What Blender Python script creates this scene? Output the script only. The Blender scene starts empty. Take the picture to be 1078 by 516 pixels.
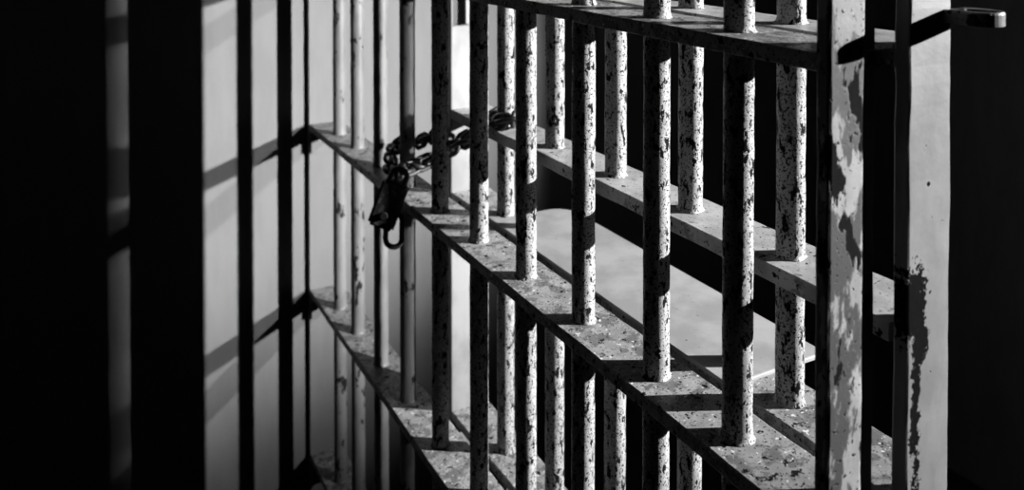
import bpy, bmesh, math, random
from mathutils import Vector, Matrix, noise
random.seed(7)
C = bpy.context.scene.collection
PI = math.pi
U = 0.11            # one bar spacing in metres: the gate was surveyed in bar spacings
EYE = 1.55          # lens height above the floor


def W(x, y, z):
    return Vector((x * U, y * U, EYE + z * U))


# ------------------------------------------------------------------ survey (bar spacings)
TH, PITCH, FPX, CY = 0.4953, 0.0173, 900.95, -75.3
X1, X2 = 4.098, 4.736
YF = [4.354, 5.242, 6.269, 7.295, 8.344, 9.399, 10.467, 11.497, 12.537, 13.456]
YB = [4.493, 5.602, 6.686, 7.804, 8.923]
HT, HM, HL, HB = -0.792, -3.565, -6.393, -2.493
R = 0.1026
YW = 14.314
FLOOR = -EYE / U
CEIL = (3.8 - EYE) / U
GTOP = 5.4

# ------------------------------------------------------------------ materials


class NT:
    def __init__(self, name):
        self.m = bpy.data.materials.new(name)
        self.m.use_nodes = True
        self.t = self.m.node_tree
        self.b = self.t.nodes['Principled BSDF']

    def n(self, kind, **kw):
        o = self.t.nodes.new(kind)
        for k, v in kw.items():
            if k in o.inputs:
                o.inputs[k].default_value = v
            else:
                setattr(o, k, v)
        return o

    def l(self, a, b):
        self.t.links.new(a, b)

    def coord(self, scale=(1, 1, 1), loc=(0, 0, 0)):
        tc = self.n('ShaderNodeTexCoord')
        mp = self.n('ShaderNodeMapping')
        mp.inputs['Scale'].default_value = scale
        mp.inputs['Location'].default_value = loc
        self.l(tc.outputs['Object'], mp.inputs['Vector'])
        return mp.outputs['Vector']

    def noise(self, vec, scale, detail=4.0, rough=0.55):
        o = self.n('ShaderNodeTexNoise')
        o.inputs['Scale'].default_value = scale
        o.inputs['Detail'].default_value = detail
        o.inputs['Roughness'].default_value = rough
        self.l(vec, o.inputs['Vector'])
        return o.outputs['Fac']

    def step(self, fac, lo, hi):
        o = self.n('ShaderNodeMapRange')
        o.interpolation_type = 'SMOOTHSTEP'
        o.inputs['From Min'].default_value = lo
        o.inputs['From Max'].default_value = hi
        self.l(fac, o.inputs['Value'])
        return o.outputs['Result']

    def math(self, op, a, b=None):
        o = self.n('ShaderNodeMath')
        o.operation = op
        for i, v in enumerate((a, b)):
            if v is None:
                continue
            if isinstance(v, (int, float)):
                o.inputs[i].default_value = v
            else:
                self.l(v, o.inputs[i])
        return o.outputs[0]

    def mix(self, fac, a, b):
        o = self.n('ShaderNodeMix')
        o.data_type = 'FLOAT'
        for s, v in ((0, fac), (2, a), (3, b)):
            if isinstance(v, (int, float)):
                o.inputs[s].default_value = v
            else:
                self.l(v, o.inputs[s])
        return o.outputs[0]

    def finish(self, grey, rough, height=None, bump=0.5, dist=0.001, metallic=0.0, spec=0.3):
        if isinstance(grey, (int, float)):
            self.b.inputs['Base Color'].default_value = (grey, grey, grey, 1)
        else:
            cc = self.n('ShaderNodeCombineColor')
            for i in range(3):
                self.l(grey, cc.inputs[i])
            self.l(cc.outputs[0], self.b.inputs['Base Color'])
        if isinstance(rough, (int, float)):
            self.b.inputs['Roughness'].default_value = rough
        else:
            self.l(rough, self.b.inputs['Roughness'])
        self.b.inputs['Metallic'].default_value = metallic
        self.b.inputs['Specular IOR Level'].default_value = spec
        if height is not None:
            bp = self.n('ShaderNodeBump')
            bp.inputs['Strength'].default_value = bump
            bp.inputs['Distance'].default_value = dist
            self.l(height, bp.inputs['Height'])
            self.l(bp.outputs['Normal'], self.b.inputs['Normal'])
        return self.m


def chipped(name, paint=0.6, rust=0.03, big=60, cut=0.53, fine=260, finecut=0.63, stretch=0.5,
            rough=0.45, bump=0.6, patches=(), grey=None, greycut=0.5, soft=0.03, white=0.0, whitecut=0.7):
    """Old gloss paint flaking off rusty iron: a coarse and a fine flake mask and layered greys."""
    m = NT(name)
    v = m.coord((1, 1, stretch))
    v0 = m.coord((1, 1, 1), (3.1, 1.7, 0.4))
    a = m.noise(v, big, 7, 0.62)
    b = m.noise(v0, fine, 4, 0.6)
    mask = m.step(a, cut, cut + soft)
    mask = m.math('MAXIMUM', mask, m.step(b, finecut, finecut + 0.05))
    tone = m.noise(v, big * 0.45, 6, 0.6)
    p = m.mix(m.step(tone, 0.38, 0.62), paint * 0.82, paint * 1.1)
    if grey is not None:
        g = m.noise(m.coord((1, 1, stretch), (7.7, 2.2, 5.1)), big * 0.55, 7, 0.62)
        p = m.mix(m.step(g, greycut, greycut + 0.04), p, grey)
    if white > 0:
        wv = m.noise(m.coord((1, 1, 1), (1.3, 8.8, 2.6)), fine * 0.5, 3, 0.5)
        p = m.mix(m.step(wv, whitecut, whitecut + 0.03), p, white)
    for (cx, cy, cz, sx, sy, sz, amp) in patches:
        tc = m.n('ShaderNodeTexCoord')
        mp = m.n('ShaderNodeMapping')
        mp.vector_type = 'TEXTURE'
        mp.inputs['Location'].default_value = (cx, cy, cz)
        mp.inputs['Scale'].default_value = (sx, sy, sz)
        m.l(tc.outputs['Object'], mp.inputs['Vector'])
        ln = m.n('ShaderNodeVectorMath')
        ln.operation = 'LENGTH'
        m.l(mp.outputs['Vector'], ln.inputs[0])
        d = m.math('ADD', ln.outputs['Value'], m.math('MULTIPLY', m.math('SUBTRACT', m.noise(v0, 190, 7, 0.7), 0.5), amp))
        mask = m.math('MAXIMUM', mask, m.math('SUBTRACT', 1.0, m.step(d, 0.92, 1.02)))
    col = m.mix(mask, p, m.mix(b, rust * 0.6, rust * 1.8))
    h = m.math('SUBTRACT', m.math('MULTIPLY', b, 0.35), m.math('MULTIPLY', mask, 0.9))
    h = m.math('ADD', h, m.math('MULTIPLY', m.noise(v0, fine * 0.3, 3, 0.5), 0.8))
    m.l(m.mix(mask, 0.3, 0.02), m.b.inputs['Specular IOR Level'])
    return m.finish(col, m.mix(mask, rough, 0.9), h, bump, 0.0007)


def plaster(name, grey, amp=0.1, spots=(), scale=9.0, rough=0.75):
    m = NT(name)
    v = m.coord()
    s = m.coord((1, 1, 0.22))
    a = m.noise(s, scale * 3, 5, 0.6)
    f = m.noise(v, 160, 4, 0.55)
    p = m.mix(m.step(a, 0.3, 0.7), grey * (1 - amp), grey * (1 + amp))
    for (cx, cy, cz, sx, sy, sz) in spots:
        tc = m.n('ShaderNodeTexCoord')
        mp = m.n('ShaderNodeMapping')
        mp.vector_type = 'TEXTURE'
        mp.inputs['Location'].default_value = (cx, cy, cz)
        mp.inputs['Scale'].default_value = (sx, sy, sz)
        m.l(tc.outputs['Object'], mp.inputs['Vector'])
        ln = m.n('ShaderNodeVectorMath')
        ln.operation = 'LENGTH'
        m.l(mp.outputs['Vector'], ln.inputs[0])
        d = m.math('ADD', ln.outputs['Value'], m.math('MULTIPLY', m.math('SUBTRACT', f, 0.5), 1.2))
        p = m.mix(m.math('SUBTRACT', 1.0, m.step(d, 0.6, 1.05)), p, grey * 0.35)
    h = m.math('ADD', m.math('MULTIPLY', f, 0.3), m.noise(v, 30, 4, 0.5))
    return m.finish(p, rough, h, 0.25, 0.002)


M = {}
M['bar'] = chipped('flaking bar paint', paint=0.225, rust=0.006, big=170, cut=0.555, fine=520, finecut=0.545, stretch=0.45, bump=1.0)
M['farbar'] = chipped('worn dimmed bar paint', paint=0.105, rust=0.008, big=60, cut=0.60, fine=240, finecut=0.70, stretch=0.5, bump=0.4)  # darker bar paint copy; dimmer light on the far bars is in its colour
M['hasp'] = chipped('rusty hasp iron', paint=0.07, rust=0.01, big=70, cut=0.52, fine=260, finecut=0.6, stretch=1.0, bump=0.5)
M['flat'] = chipped('speckled crossbar paint', paint=0.19, rust=0.006, big=110, cut=0.60, fine=420, finecut=0.585, stretch=1.0,
                    bump=0.8, grey=0.09, greycut=0.52, white=0.5, whitecut=0.655)
M['flatB'] = chipped('scratched crossbar paint', paint=0.24, rust=0.008, big=80, cut=0.62, fine=380, finecut=0.62, stretch=1.0, bump=0.6,
                     grey=0.11, greycut=0.6)
M['shelf'] = chipped('smooth shelf paint', paint=0.21, rust=0.02, big=40, cut=0.72, fine=300, finecut=0.69, stretch=1.0, bump=0.25)
M['jamb'] = chipped('jamb paint', paint=0.125, rust=0.02, big=45, cut=0.72, fine=180, finecut=0.75, stretch=0.6, bump=0.25)
M['wall'] = plaster('pale plaster', 0.1, 0.07)
M['dim'] = plaster('drab plaster', 0.04, 0.12)
M['side'] = plaster('grey plaster', 0.2, 0.1)
M['floor'] = plaster('worn concrete', 0.06, 0.25, scale=4)
mm = NT('oily chain steel')
fz = mm.noise(mm.coord(), 220, 4, 0.6)
M['chain'] = mm.finish(mm.mix(fz, 0.008, 0.03), 0.5, fz, 0.4, 0.0008, metallic=0.3)
mm = NT('black lock enamel')
fz = mm.noise(mm.coord(), 150, 5, 0.6)
M['lock'] = mm.finish(mm.mix(mm.step(fz, 0.55, 0.6), 0.015, 0.06), 0.5, fz, 0.3, 0.0006)

# ------------------------------------------------------------------ mesh helpers


def link(name, bm, mat, parent=None, smooth=False, origin=None):
    """bm is in world metres; the vertices are moved into the parent's frame."""
    off = parent.location if parent else (origin or Vector((0, 0, 0)))
    if parent and parent.parent:
        off = parent.parent.location
    for v in bm.verts:
        v.co -= off
    bmesh.ops.recalc_face_normals(bm, faces=bm.faces[:])
    me = bpy.data.meshes.new(name)
    bm.to_mesh(me)
    bm.free()
    if smooth:
        for p in me.polygons:
            p.use_smooth = True
    me.materials.append(mat)
    o = bpy.data.objects.new(name, me)
    C.objects.link(o)
    if parent:
        o.parent = parent
    else:
        o.location = off
    return o


def thing(name, loc, label, cat, group=None):
    o = bpy.data.objects.new(name, None)
    o.empty_display_size = 0.1
    C.objects.link(o)
    o.location = loc
    o['label'] = label
    o['category'] = cat
    if group:
        o['group'] = group
    return o


def rows_to_faces(bm, rows, cap=True):
    n = len(rows[0])
    for a, b in zip(rows, rows[1:]):
        for i in range(n):
            j = (i + 1) % n
            bm.faces.new((a[i], a[j], b[j], b[i]))
    if cap:
        bm.faces.new(rows[0][::-1])
        bm.faces.new(rows[-1])


def bar_bm(x, y, z0, z1, seats, r=R, seed=0, rough=1.0):
    """A hammered round bar with weld beads where it stands on the crossbars (seats, in spacings)."""
    bm = bmesh.new()
    zs = []
    z = z0
    step = 0.075
    while z < z1:
        zs.append(z)
        z += step
    zs.append(z1)
    for s in seats:
        zs += [s + d for d in (0.0, 0.006, 0.014, 0.024, 0.04)]
    zs = sorted(q for q in set(round(q, 4) for q in zs) if z0 <= q <= z1)
    seg = 28
    rows = []
    for z in zs:
        row = []
        for k in range(seg):
            a = 2 * PI * k / seg
            d = Vector((math.cos(a), math.sin(a), 0))
            p = Vector((x * 2.1 + seed, y * 1.3, z)) + d * 0.25
            f = 0.012 * noise.noise(p * 4.0) + 0.009 * noise.noise(p * 13.0)
            rr = r + r * rough * f * 3.2
            for s in seats:
                if z >= s:
                    rr += 0.022 * math.exp(-(z - s) / 0.013) * (0.7 + 0.8 * noise.noise(Vector((a * 1.6, s, seed + y * 5))))
            row.append(bm.verts.new(W(x + rr * d.x, y + rr * d.y, z)))
        rows.append(row)
    rows_to_faces(bm, rows)
    return bm


def profile_box(axis, x0, x1, y0, y1, z0, z1, bev=0.012, step=0.11, rough=0.006, seed=0):
    """A bevelled flat bar with worn edges, extruded along axis 'y' or 'z' in short steps."""
    bm = bmesh.new()
    if axis == 'y':
        a0, a1, b0, b1, l0, l1 = x0, x1, z0, z1, y0, y1
    elif axis == 'z':
        a0, a1, b0, b1, l0, l1 = x0, x1, y0, y1, z0, z1
    else:
        a0, a1, b0, b1, l0, l1 = y0, y1, z0, z1, x0, x1
    prof = []
    for (ca, cb, st) in ((a1 - bev, b1 - bev, 0), (a0 + bev, b1 - bev, 1), (a0 + bev, b0 + bev, 2), (a1 - bev, b0 + bev, 3)):
        for k in range(3):
            t = (st + k / 2) * PI / 2
            prof.append((ca + bev * math.cos(t), cb + bev * math.sin(t)))
    n = max(2, int((l1 - l0) / step))
    rows = []
    for i in range(n + 1):
        l = l0 + (l1 - l0) * i / n
        row = []
        for (a, b) in prof:
            q = Vector((a * 3 + seed, b * 3, l * 2.3))
            da = rough * (noise.noise(q) + 0.6 * noise.noise(q * 3.1))
            db = rough * (noise.noise(q + Vector((9, 9, 9))) + 0.6 * noise.noise(q * 2.7))
            if axis == 'y':
                row.append(bm.verts.new(W(a + da, l, b + db)))
            elif axis == 'z':
                row.append(bm.verts.new(W(a + da, b + db, l)))
            else:
                row.append(bm.verts.new(W(l, a + da, b + db)))
        rows.append(row)
    rows_to_faces(bm, rows)
    return bm


def prism_bm(pts, z0, z1, bev=0.012):
    """A plate with the plan outline pts (spacings), slightly eased top edge."""
    bm = bmesh.new()
    c = Vector((sum(p[0] for p in pts) / len(pts), sum(p[1] for p in pts) / len(pts)))

    def ring(z, inset):
        row = []
        for p in pts:
            d = Vector(p) - c
            q = c + d * (1 - inset / max(d.length, 1e-6))
            row.append(bm.verts.new(W(q.x, q.y, z)))
        return row
    rows_to_faces(bm, [ring(z0, 0), ring(z1 - bev, 0), ring(z1 - bev * 0.3, bev * 0.3), ring(z1, bev)])
    return bm


def tube_bm(bm, pts, r, seg=10, closed=True):
    n = len(pts)
    rows = []
    up = None
    for i, p in enumerate(pts):
        t = (pts[(i + 1) % n] - pts[i - 1]) if closed else (pts[min(i + 1, n - 1)] - pts[max(i - 1, 0)])
        t.normalize()
        if up is None:
            up = t.orthogonal().normalized()
        up = (up - t * up.dot(t)).normalized()
        s = t.cross(up)
        rows.append([bm.verts.new(p + (up * math.cos(2 * PI * k / seg) + s * math.sin(2 * PI * k / seg)) * r) for k in range(seg)])
    if closed:
        rows.append(rows[0])
        rows_to_faces(bm, rows, cap=False)
    else:
        rows_to_faces(bm, rows)


# ------------------------------------------------------------------ the room
def room_box(name, x0, x1, y0, y1, z0, z1, mat):
    bm = bmesh.new()
    bmesh.ops.create_cube(bm, size=1.0)
    a, b = W(x0, y0, z0), W(x1, y1, z1)
    for v in bm.verts:
        v.co = Vector([a[i] + (v.co[i] + 0.5) * (b[i] - a[i]) for i in range(3)])
    o = link(name, bm, mat, origin=Vector((0, 0, 0)))
    o['kind'] = 'structure'
    return o


RX0, RX1, RY0 = -13.0, 41.0, -37.0
WB = YW + 0.10      # plaster plane behind the gate
room_box('floor', RX0, RX1, RY0, WB + 1, FLOOR - 1, FLOOR, M['floor'])
room_box('ceiling', RX0, RX1, RY0, WB + 1, CEIL, CEIL + 1, M['dim'])
room_box('wall_back', RX0, RX1, WB, WB + 1, FLOOR, CEIL, M['wall'])
room_box('wall_left', RX0 - 1, RX0, RY0, WB + 1, FLOOR, CEIL, M['dim'])
room_box('wall_right', RX1, RX1 + 1, RY0, WB + 1, FLOOR, CEIL, M['dim'])
room_box('wall_front', RX0, RX1, RY0 - 1, RY0, FLOOR, CEIL, M['dim'])

# cross wall added right of the frame; its two openings trim the lamp beams
bm = bmesh.new()
for (ya, yb, za, zb) in ((RY0, -11.66, FLOOR, CEIL), (-5.6, -4.4, FLOOR, CEIL), (-0.85, WB, FLOOR, CEIL), (-11.66, -5.6, 11.5, CEIL), (-4.4, -0.85, 6.6, CEIL)):
    g = bmesh.ops.create_cube(bm, size=1.0)
    a, b = W(20.0, ya, za), W(20.3, yb, zb)
    for v in g['verts']:
        v.co = Vector([a[i] + (v.co[i] + 0.5) * (b[i] - a[i]) for i in range(3)])
o = link('wall_baffle', bm, M['side'], origin=Vector((0, 0, 0)))
o['kind'] = 'structure'

LEVELS = [HL - 5.66, HL - 2.83, HL, HM, HT, HT + 2.8, HT + 5.6]

# ------------------------------------------------------------------ the near barred gate
FE, BE = 3.836, 4.391
PY, QY = 3.30, 3.20
gate = thing('barred_gate', W(X1, 8.9, FLOOR),
             'nearer of the two chained iron grilles, thick flaking round bars through wide speckled crossbars', 'gate')
for i, y in enumerate(YF):
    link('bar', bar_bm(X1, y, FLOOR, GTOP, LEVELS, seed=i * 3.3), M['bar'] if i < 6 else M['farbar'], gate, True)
for h in LEVELS:
    link('crossbar', profile_box('y', FE, BE, PY + 0.05, YW, h - 0.11, h, seed=h), M['flat'], gate)
link('end_post', profile_box('z', 3.77, 4.055, PY, PY + 0.1, FLOOR, GTOP, bev=0.02, seed=4.4),
     chipped('mottled post paint', paint=0.26, rust=0.006, big=62, cut=0.56, fine=260, finecut=0.61, stretch=0.4, bump=0.5,
             grey=0.055, greycut=0.465), gate)
link('rear_stop', profile_box('z', 4.0, 4.265, PY + 0.1, PY + 0.18, FLOOR, GTOP, seed=8.1), M['farbar'], gate)
link('end_plate', profile_box('z', FE - 0.005, BE, YW, WB, FLOOR, GTOP, bev=0.01, rough=0.003, seed=2.2), M['wall'], gate)
for h in LEVELS[1:]:
    link('mounting_bracket', profile_box('z', FE + 0.005, BE - 0.02, YW - 0.09, YW, h - 0.47, h - 0.1, bev=0.015, step=0.06, seed=h), M['wall'], gate)

# ------------------------------------------------------------------ the barred partition behind it
part = thing('barred_partition', W(X2, 7.0, FLOOR),
             'farther iron grille behind the gate, with the food slot and pale tray shelf', 'grille')
JY = 9.93
for i, y in enumerate(YB):
    if i in (1, 2, 3):
        link('bar', bar_bm(X2, y, FLOOR, HM - 0.02, LEVELS[:4], seed=40 + i), M['bar'], part, True)
        link('bar', bar_bm(X2, y, HB - 0.1, GTOP, [HB] + LEVELS[4:], seed=50 + i), M['bar'], part, True)
    else:
        link('bar', bar_bm(X2, y, FLOOR, GTOP, LEVELS + [HB], seed=40 + i), M['bar'], part, True)
link('slot_bar', bar_bm(X2, 8.37, HM, HB - 0.05, [HM], r=0.085, seed=62), M['bar'], part, True)
link('slot_bar', bar_bm(X2, 5.06, HM, HB - 0.05, [HM], r=0.09, seed=61), M['bar'], part, True)
for h in LEVELS:
    link('crossbar', profile_box('y', 4.49, 5.012, QY + 0.26, JY, h - 0.11, h, seed=h + 20), M['flat'] if h != HT else M['flatB'], part)
link('slot_rail', profile_box('y', 4.482, 5.026, QY + 0.26, JY, HB - 0.125, HB, seed=33), M['flatB'], part)
pts = [(4.46, 4.82), (5.47, 4.82)]
for k in range(9):
    a = k / 8 * PI / 2
    pts.append((5.47 - 0.28 + 0.28 * math.cos(a), 8.75 - 0.28 + 0.28 * math.sin(a)))
pts += [(4.46, 8.75)]
link('tray_shelf', prism_bm(pts, HM - 0.005, HM + 0.03), M['shelf'], part)
qc = lambda x, z: tuple(W(x, QY, z) - part.location)
P1 = qc(4.355, -2.26)
P2 = qc(4.405, -2.48)
P4 = qc(4.475, -1.57)
P3 = qc(4.375, -2.85)
link('end_post', profile_box('z', 4.30, 4.675, QY, QY + 0.1, FLOOR, GTOP, bev=0.015, seed=12),
     chipped('pale post paint', paint=0.17, rust=0.003, big=36, cut=0.69, fine=170, finecut=0.70, stretch=0.6, bump=0.55,
             patches=[(*P1, .0125, .02, .026, 3.0), (*P2, .0085, .02, .015, 2.6), (*P3, .0045, .02, .055, 4.2), (*P4, .0018, .02, .0018, 0.6)]), part)
link('post_web', profile_box('z', 4.60, 4.665, QY + 0.1, QY + 0.3, FLOOR, GTOP, seed=15), M['farbar'], part)
# hasp: a rounded lug with an eye, pointing out of the post
bm = bmesh.new()
hx, hy, hr, z0, z1 = 4.72, 3.05, 0.125, -0.64, -0.56
out, inn = [], []
N = 32
for k in range(N):
    a = 2 * PI * k / N
    d = Vector((math.cos(a), math.sin(a)))
    inn.append((hx + 0.075 * d.x, hy + 0.095 * d.y))
    if d.y <= 0:
        out.append((hx + hr * d.x, hy + hr * d.y))
    else:
        s = hr / max(abs(d.x), 1e-6)
        s = min(s, (QY + 0.02 - hy) / max(d.y, 1e-6))
        out.append((hx + d.x * s, hy + d.y * s))
rings = []
for ring, zz in ((inn, z0), (out, z0), (out, z1 - 0.012), ([(hx + (p[0] - hx) * .95, hy + (p[1] - hy) * .96) for p in out], z1), (inn, z1)):
    rings.append([bm.verts.new(W(p[0], p[1], zz)) for p in ring])
rings.append(rings[0])
rows_to_faces(bm, rings, cap=False)
link('hasp_eye', bm, M['hasp'], part)
link('jamb', profile_box('z', 4.48, 4.93, JY, JY + 0.27, FLOOR, CEIL, bev=0.015, rough=0.004, seed=71), M['jamb'], part)
bm = profile_box('z', 4.64, 4.90, JY - 0.1, JY + 0.01, -1.40, 1.2, bev=0.01, rough=0.004, seed=73)
link('lock_keeper', bm, M['jamb'], part)

# ------------------------------------------------------------------ chain and padlock


def link_bm(center, t, side, L, w, r):
    """One stadium-shaped chain link, long axis t, broad axis side (metres)."""
    bm = bmesh.new()
    t = t.normalized()
    side = (side - t * side.dot(t)).normalized()
    h = L / 2 - w / 2
    pts = []
    for k in range(11):
        a = -PI / 2 + PI * k / 10
        pts.append(center + t * (h + math.cos(a) * w / 2) + side * math.sin(a) * w / 2)
    for k in range(11):
        a = PI / 2 + PI * k / 10
        pts.append(center + t * (-h + math.cos(a) * w / 2) + side * math.sin(a) * w / 2)
    tube_bm(bm, pts, r, 10)
    return bm


def px(x, y, X):
    """The point in the plane X (spacings) on the sight line surveyed for the chain."""
    a, b = (x - 539) / FPX, (CY - y) / FPX
    rt = Vector((math.cos(TH), -math.sin(TH), 0))
    fh = Vector((math.sin(TH), math.cos(TH), 0))
    D = rt * a + (Vector((0, 0, 1)) * math.cos(PITCH) + fh * math.sin(PITCH)) * b + fh * math.cos(PITCH) - Vector((0, 0, 1)) * math.sin(PITCH)
    t = X / D.x
    return W(D.x * t, D.y * t, D.z * t)


def spline(P, pitch):
    dense = []
    for i in range(len(P) - 1):
        p0, p1, p2, p3 = P[max(i - 1, 0)], P[i], P[i + 1], P[min(i + 2, len(P) - 1)]
        for k in range(40):
            t = k / 40
            dense.append(0.5 * ((2 * p1) + (p2 - p0) * t + (2 * p0 - 5 * p1 + 4 * p2 - p3) * t * t + (3 * p1 - p0 - 3 * p2 + p3) * t ** 3))
    dense.append(P[-1])
    out, acc = [dense[0]], 0.0
    for a, b in zip(dense, dense[1:]):
        acc += (b - a).length
        if acc >= pitch:
            out.append(b)
            acc = 0.0
    return out


lock_top = px(414, 187, 3.70)
chain = thing('chain', lock_top.copy(), 'dark steel link chain looped between the gate bars and the grille bar behind', 'chain')
LK, LW, LR = 0.27 * U, 0.16 * U, 0.029 * U
pitch = LK - 4 * LR * 0.9
strandA = [px(533, 118, 4.90), px(543, 124, 4.78), px(536, 127, 4.60), px(520, 130, 4.56), px(505, 139, 4.50), px(490, 149, 4.42), px(477, 156, 4.36),
           px(462, 164, 4.31), px(447, 171, 4.22), px(438, 175, 4.02), px(430, 178, 3.90), px(423, 180, 3.76), px(417, 183, 3.62)]
strandB = [px(412, 186, 3.72), px(411, 174, 3.86), px(413, 160, 4.02), px(420, 151, 4.22), px(440, 150, 4.30), px(453, 144, 4.36), px(466, 146, 4.40),
           px(480, 150, 4.44), px(492, 144, 4.50), px(505, 134, 4.58), px(516, 127, 4.70), px(524, 121, 4.86), px(533, 118, 4.90)]
tail = [px(413, 206, 3.66), px(414.5, 236, 3.64)]
for si, P in enumerate((strandA, strandB)):
    S = spline(P, pitch)
    for k in range(len(S) - 1):
        t = S[k + 1] - S[k]
        ref = Vector((0.3, 0.2, 1)) if (k + si) % 2 else Vector((0.9, 0.5, -0.2))
        link('link', link_bm((S[k] + S[k + 1]) / 2, t, ref, LK, LW, LR), M['chain'], chain, True)
link('end_link', link_bm(px(414.5, 242, 3.73), Vector((0.02, 0, 1)), Vector((0.88, -0.47, 0)), 0.43 * U, 0.2 * U, 0.034 * U), M['chain'], chain, True)
link('link', link_bm(px(414.5, 222, 3.73), Vector((0.02, 0.0, 1)), Vector((0.47, 0.88, 0)), 0.32 * U, 0.16 * U, 0.03 * U), M['chain'], chain, True)

lk = thing('padlock', px(409, 236, 3.55), 'black padlock hanging on the chain in front of the middle crossbar', 'padlock')
c = px(409, 215, 3.55)
rt = Vector((math.cos(TH), -math.sin(TH), 0))
upv = Vector((0, 0, 1))
tilt = Matrix.Rotation(-0.36, 3, rt.cross(upv))
bm = bmesh.new()
bmesh.ops.create_cube(bm, size=1.0)
for v in bm.verts:
    v.co = Vector((v.co.x * 0.33 * U, v.co.y * 0.16 * U, v.co.z * 0.58 * U))
bmesh.ops.bevel(bm, geom=bm.edges[:], offset=0.035 * U, segments=3, affect='EDGES')
rot = Matrix((rt, rt.cross(upv) * -1, upv)).transposed()
for v in bm.verts:
    v.co = c + tilt @ (rot @ v.co)
link('lock_body', bm, M['lock'], lk)
bm = bmesh.new()
pts = []
for k in range(13):
    a = PI * k / 12
    pts.append(Vector((math.cos(a) * 0.095 * U, 0, 0.36 * U + math.sin(a) * 0.095 * U)))
pts = [Vector((0.095 * U, 0, 0.2 * U))] + pts + [Vector((-0.095 * U, 0, 0.2 * U))]
tube_bm(bm, [c + tilt @ (rot @ p) for p in pts], 0.032 * U, 10, closed=False)
link('shackle', bm, M['chain'], lk, True)
bm = bmesh.new()
bmesh.ops.create_cone(bm, cap_ends=True, segments=20, radius1=0.05 * U, radius2=0.042 * U, depth=0.03 * U)
rx = Matrix.Rotation(PI / 2, 3, 'X')
for v in bm.verts:
    q = rx @ v.co + Vector((0, -0.08 * U, -0.12 * U))
    v.co = c + tilt @ (rot @ q)
link('keyhole_cover', bm, M['chain'], lk)

# ------------------------------------------------------------------ light


def spot(name, pos, aim, energy, half, blend, radius):
    d = bpy.data.lights.new(name, 'SPOT')
    d.energy = energy
    d.spot_size = math.radians(half * 2)
    d.spot_blend = blend
    d.shadow_soft_size = radius
    o = bpy.data.objects.new(name, d)
    C.objects.link(o)
    o.location = pos
    o.rotation_euler = (aim - pos).to_track_quat('-Z', 'Y').to_euler()
    return o


spot('cell_lamp', W(30.0, -8.0, 5.2), W(4.6, 8.0, -2.2), 3650, 12.5, 1.0, 0.015)
spot('corridor_lamp', W(35.4, -32.5, 7.5), W(2.8, 14.3, -2.9), 7000, 6.0, 1.0, 0.055)
spot('corridor_lamp', W(35.4, -32.5, 18.2), W(2.8, 14.3, -4.6), 2000, 5.6, 1.0, 0.055)
w = bpy.data.worlds.new('World')
bpy.context.scene.world = w
w.use_nodes = True
w.node_tree.nodes['Background'].inputs[0].default_value = (0, 0, 0, 1)
w.node_tree.nodes['Background'].inputs[1].default_value = 0.0

# ------------------------------------------------------------------ camera
cd = bpy.data.cameras.new('camera')
cam = bpy.data.objects.new('camera', cd)
C.objects.link(cam)
cam.location = W(0, 0, 0)
cam.rotation_euler = (PI / 2 - PITCH, 0, -TH)
cd.sensor_width = 36
cd.lens = FPX / 1078 * 36
cd.shift_y = (CY - 258) / 1078
cd.clip_start = 0.02
cd.dof.use_dof = True
cd.dof.focus_distance = 6.6 * U
cd.dof.aperture_fstop = 7.0
sc = bpy.context.scene
sc.camera = cam
sc.view_settings.view_transform = 'Standard'
sc.view_settings.look = 'None'
sc.view_settings.exposure = 0.0
sc.view_settings.gamma = 1.0
sc.view_settings.use_curve_mapping = False
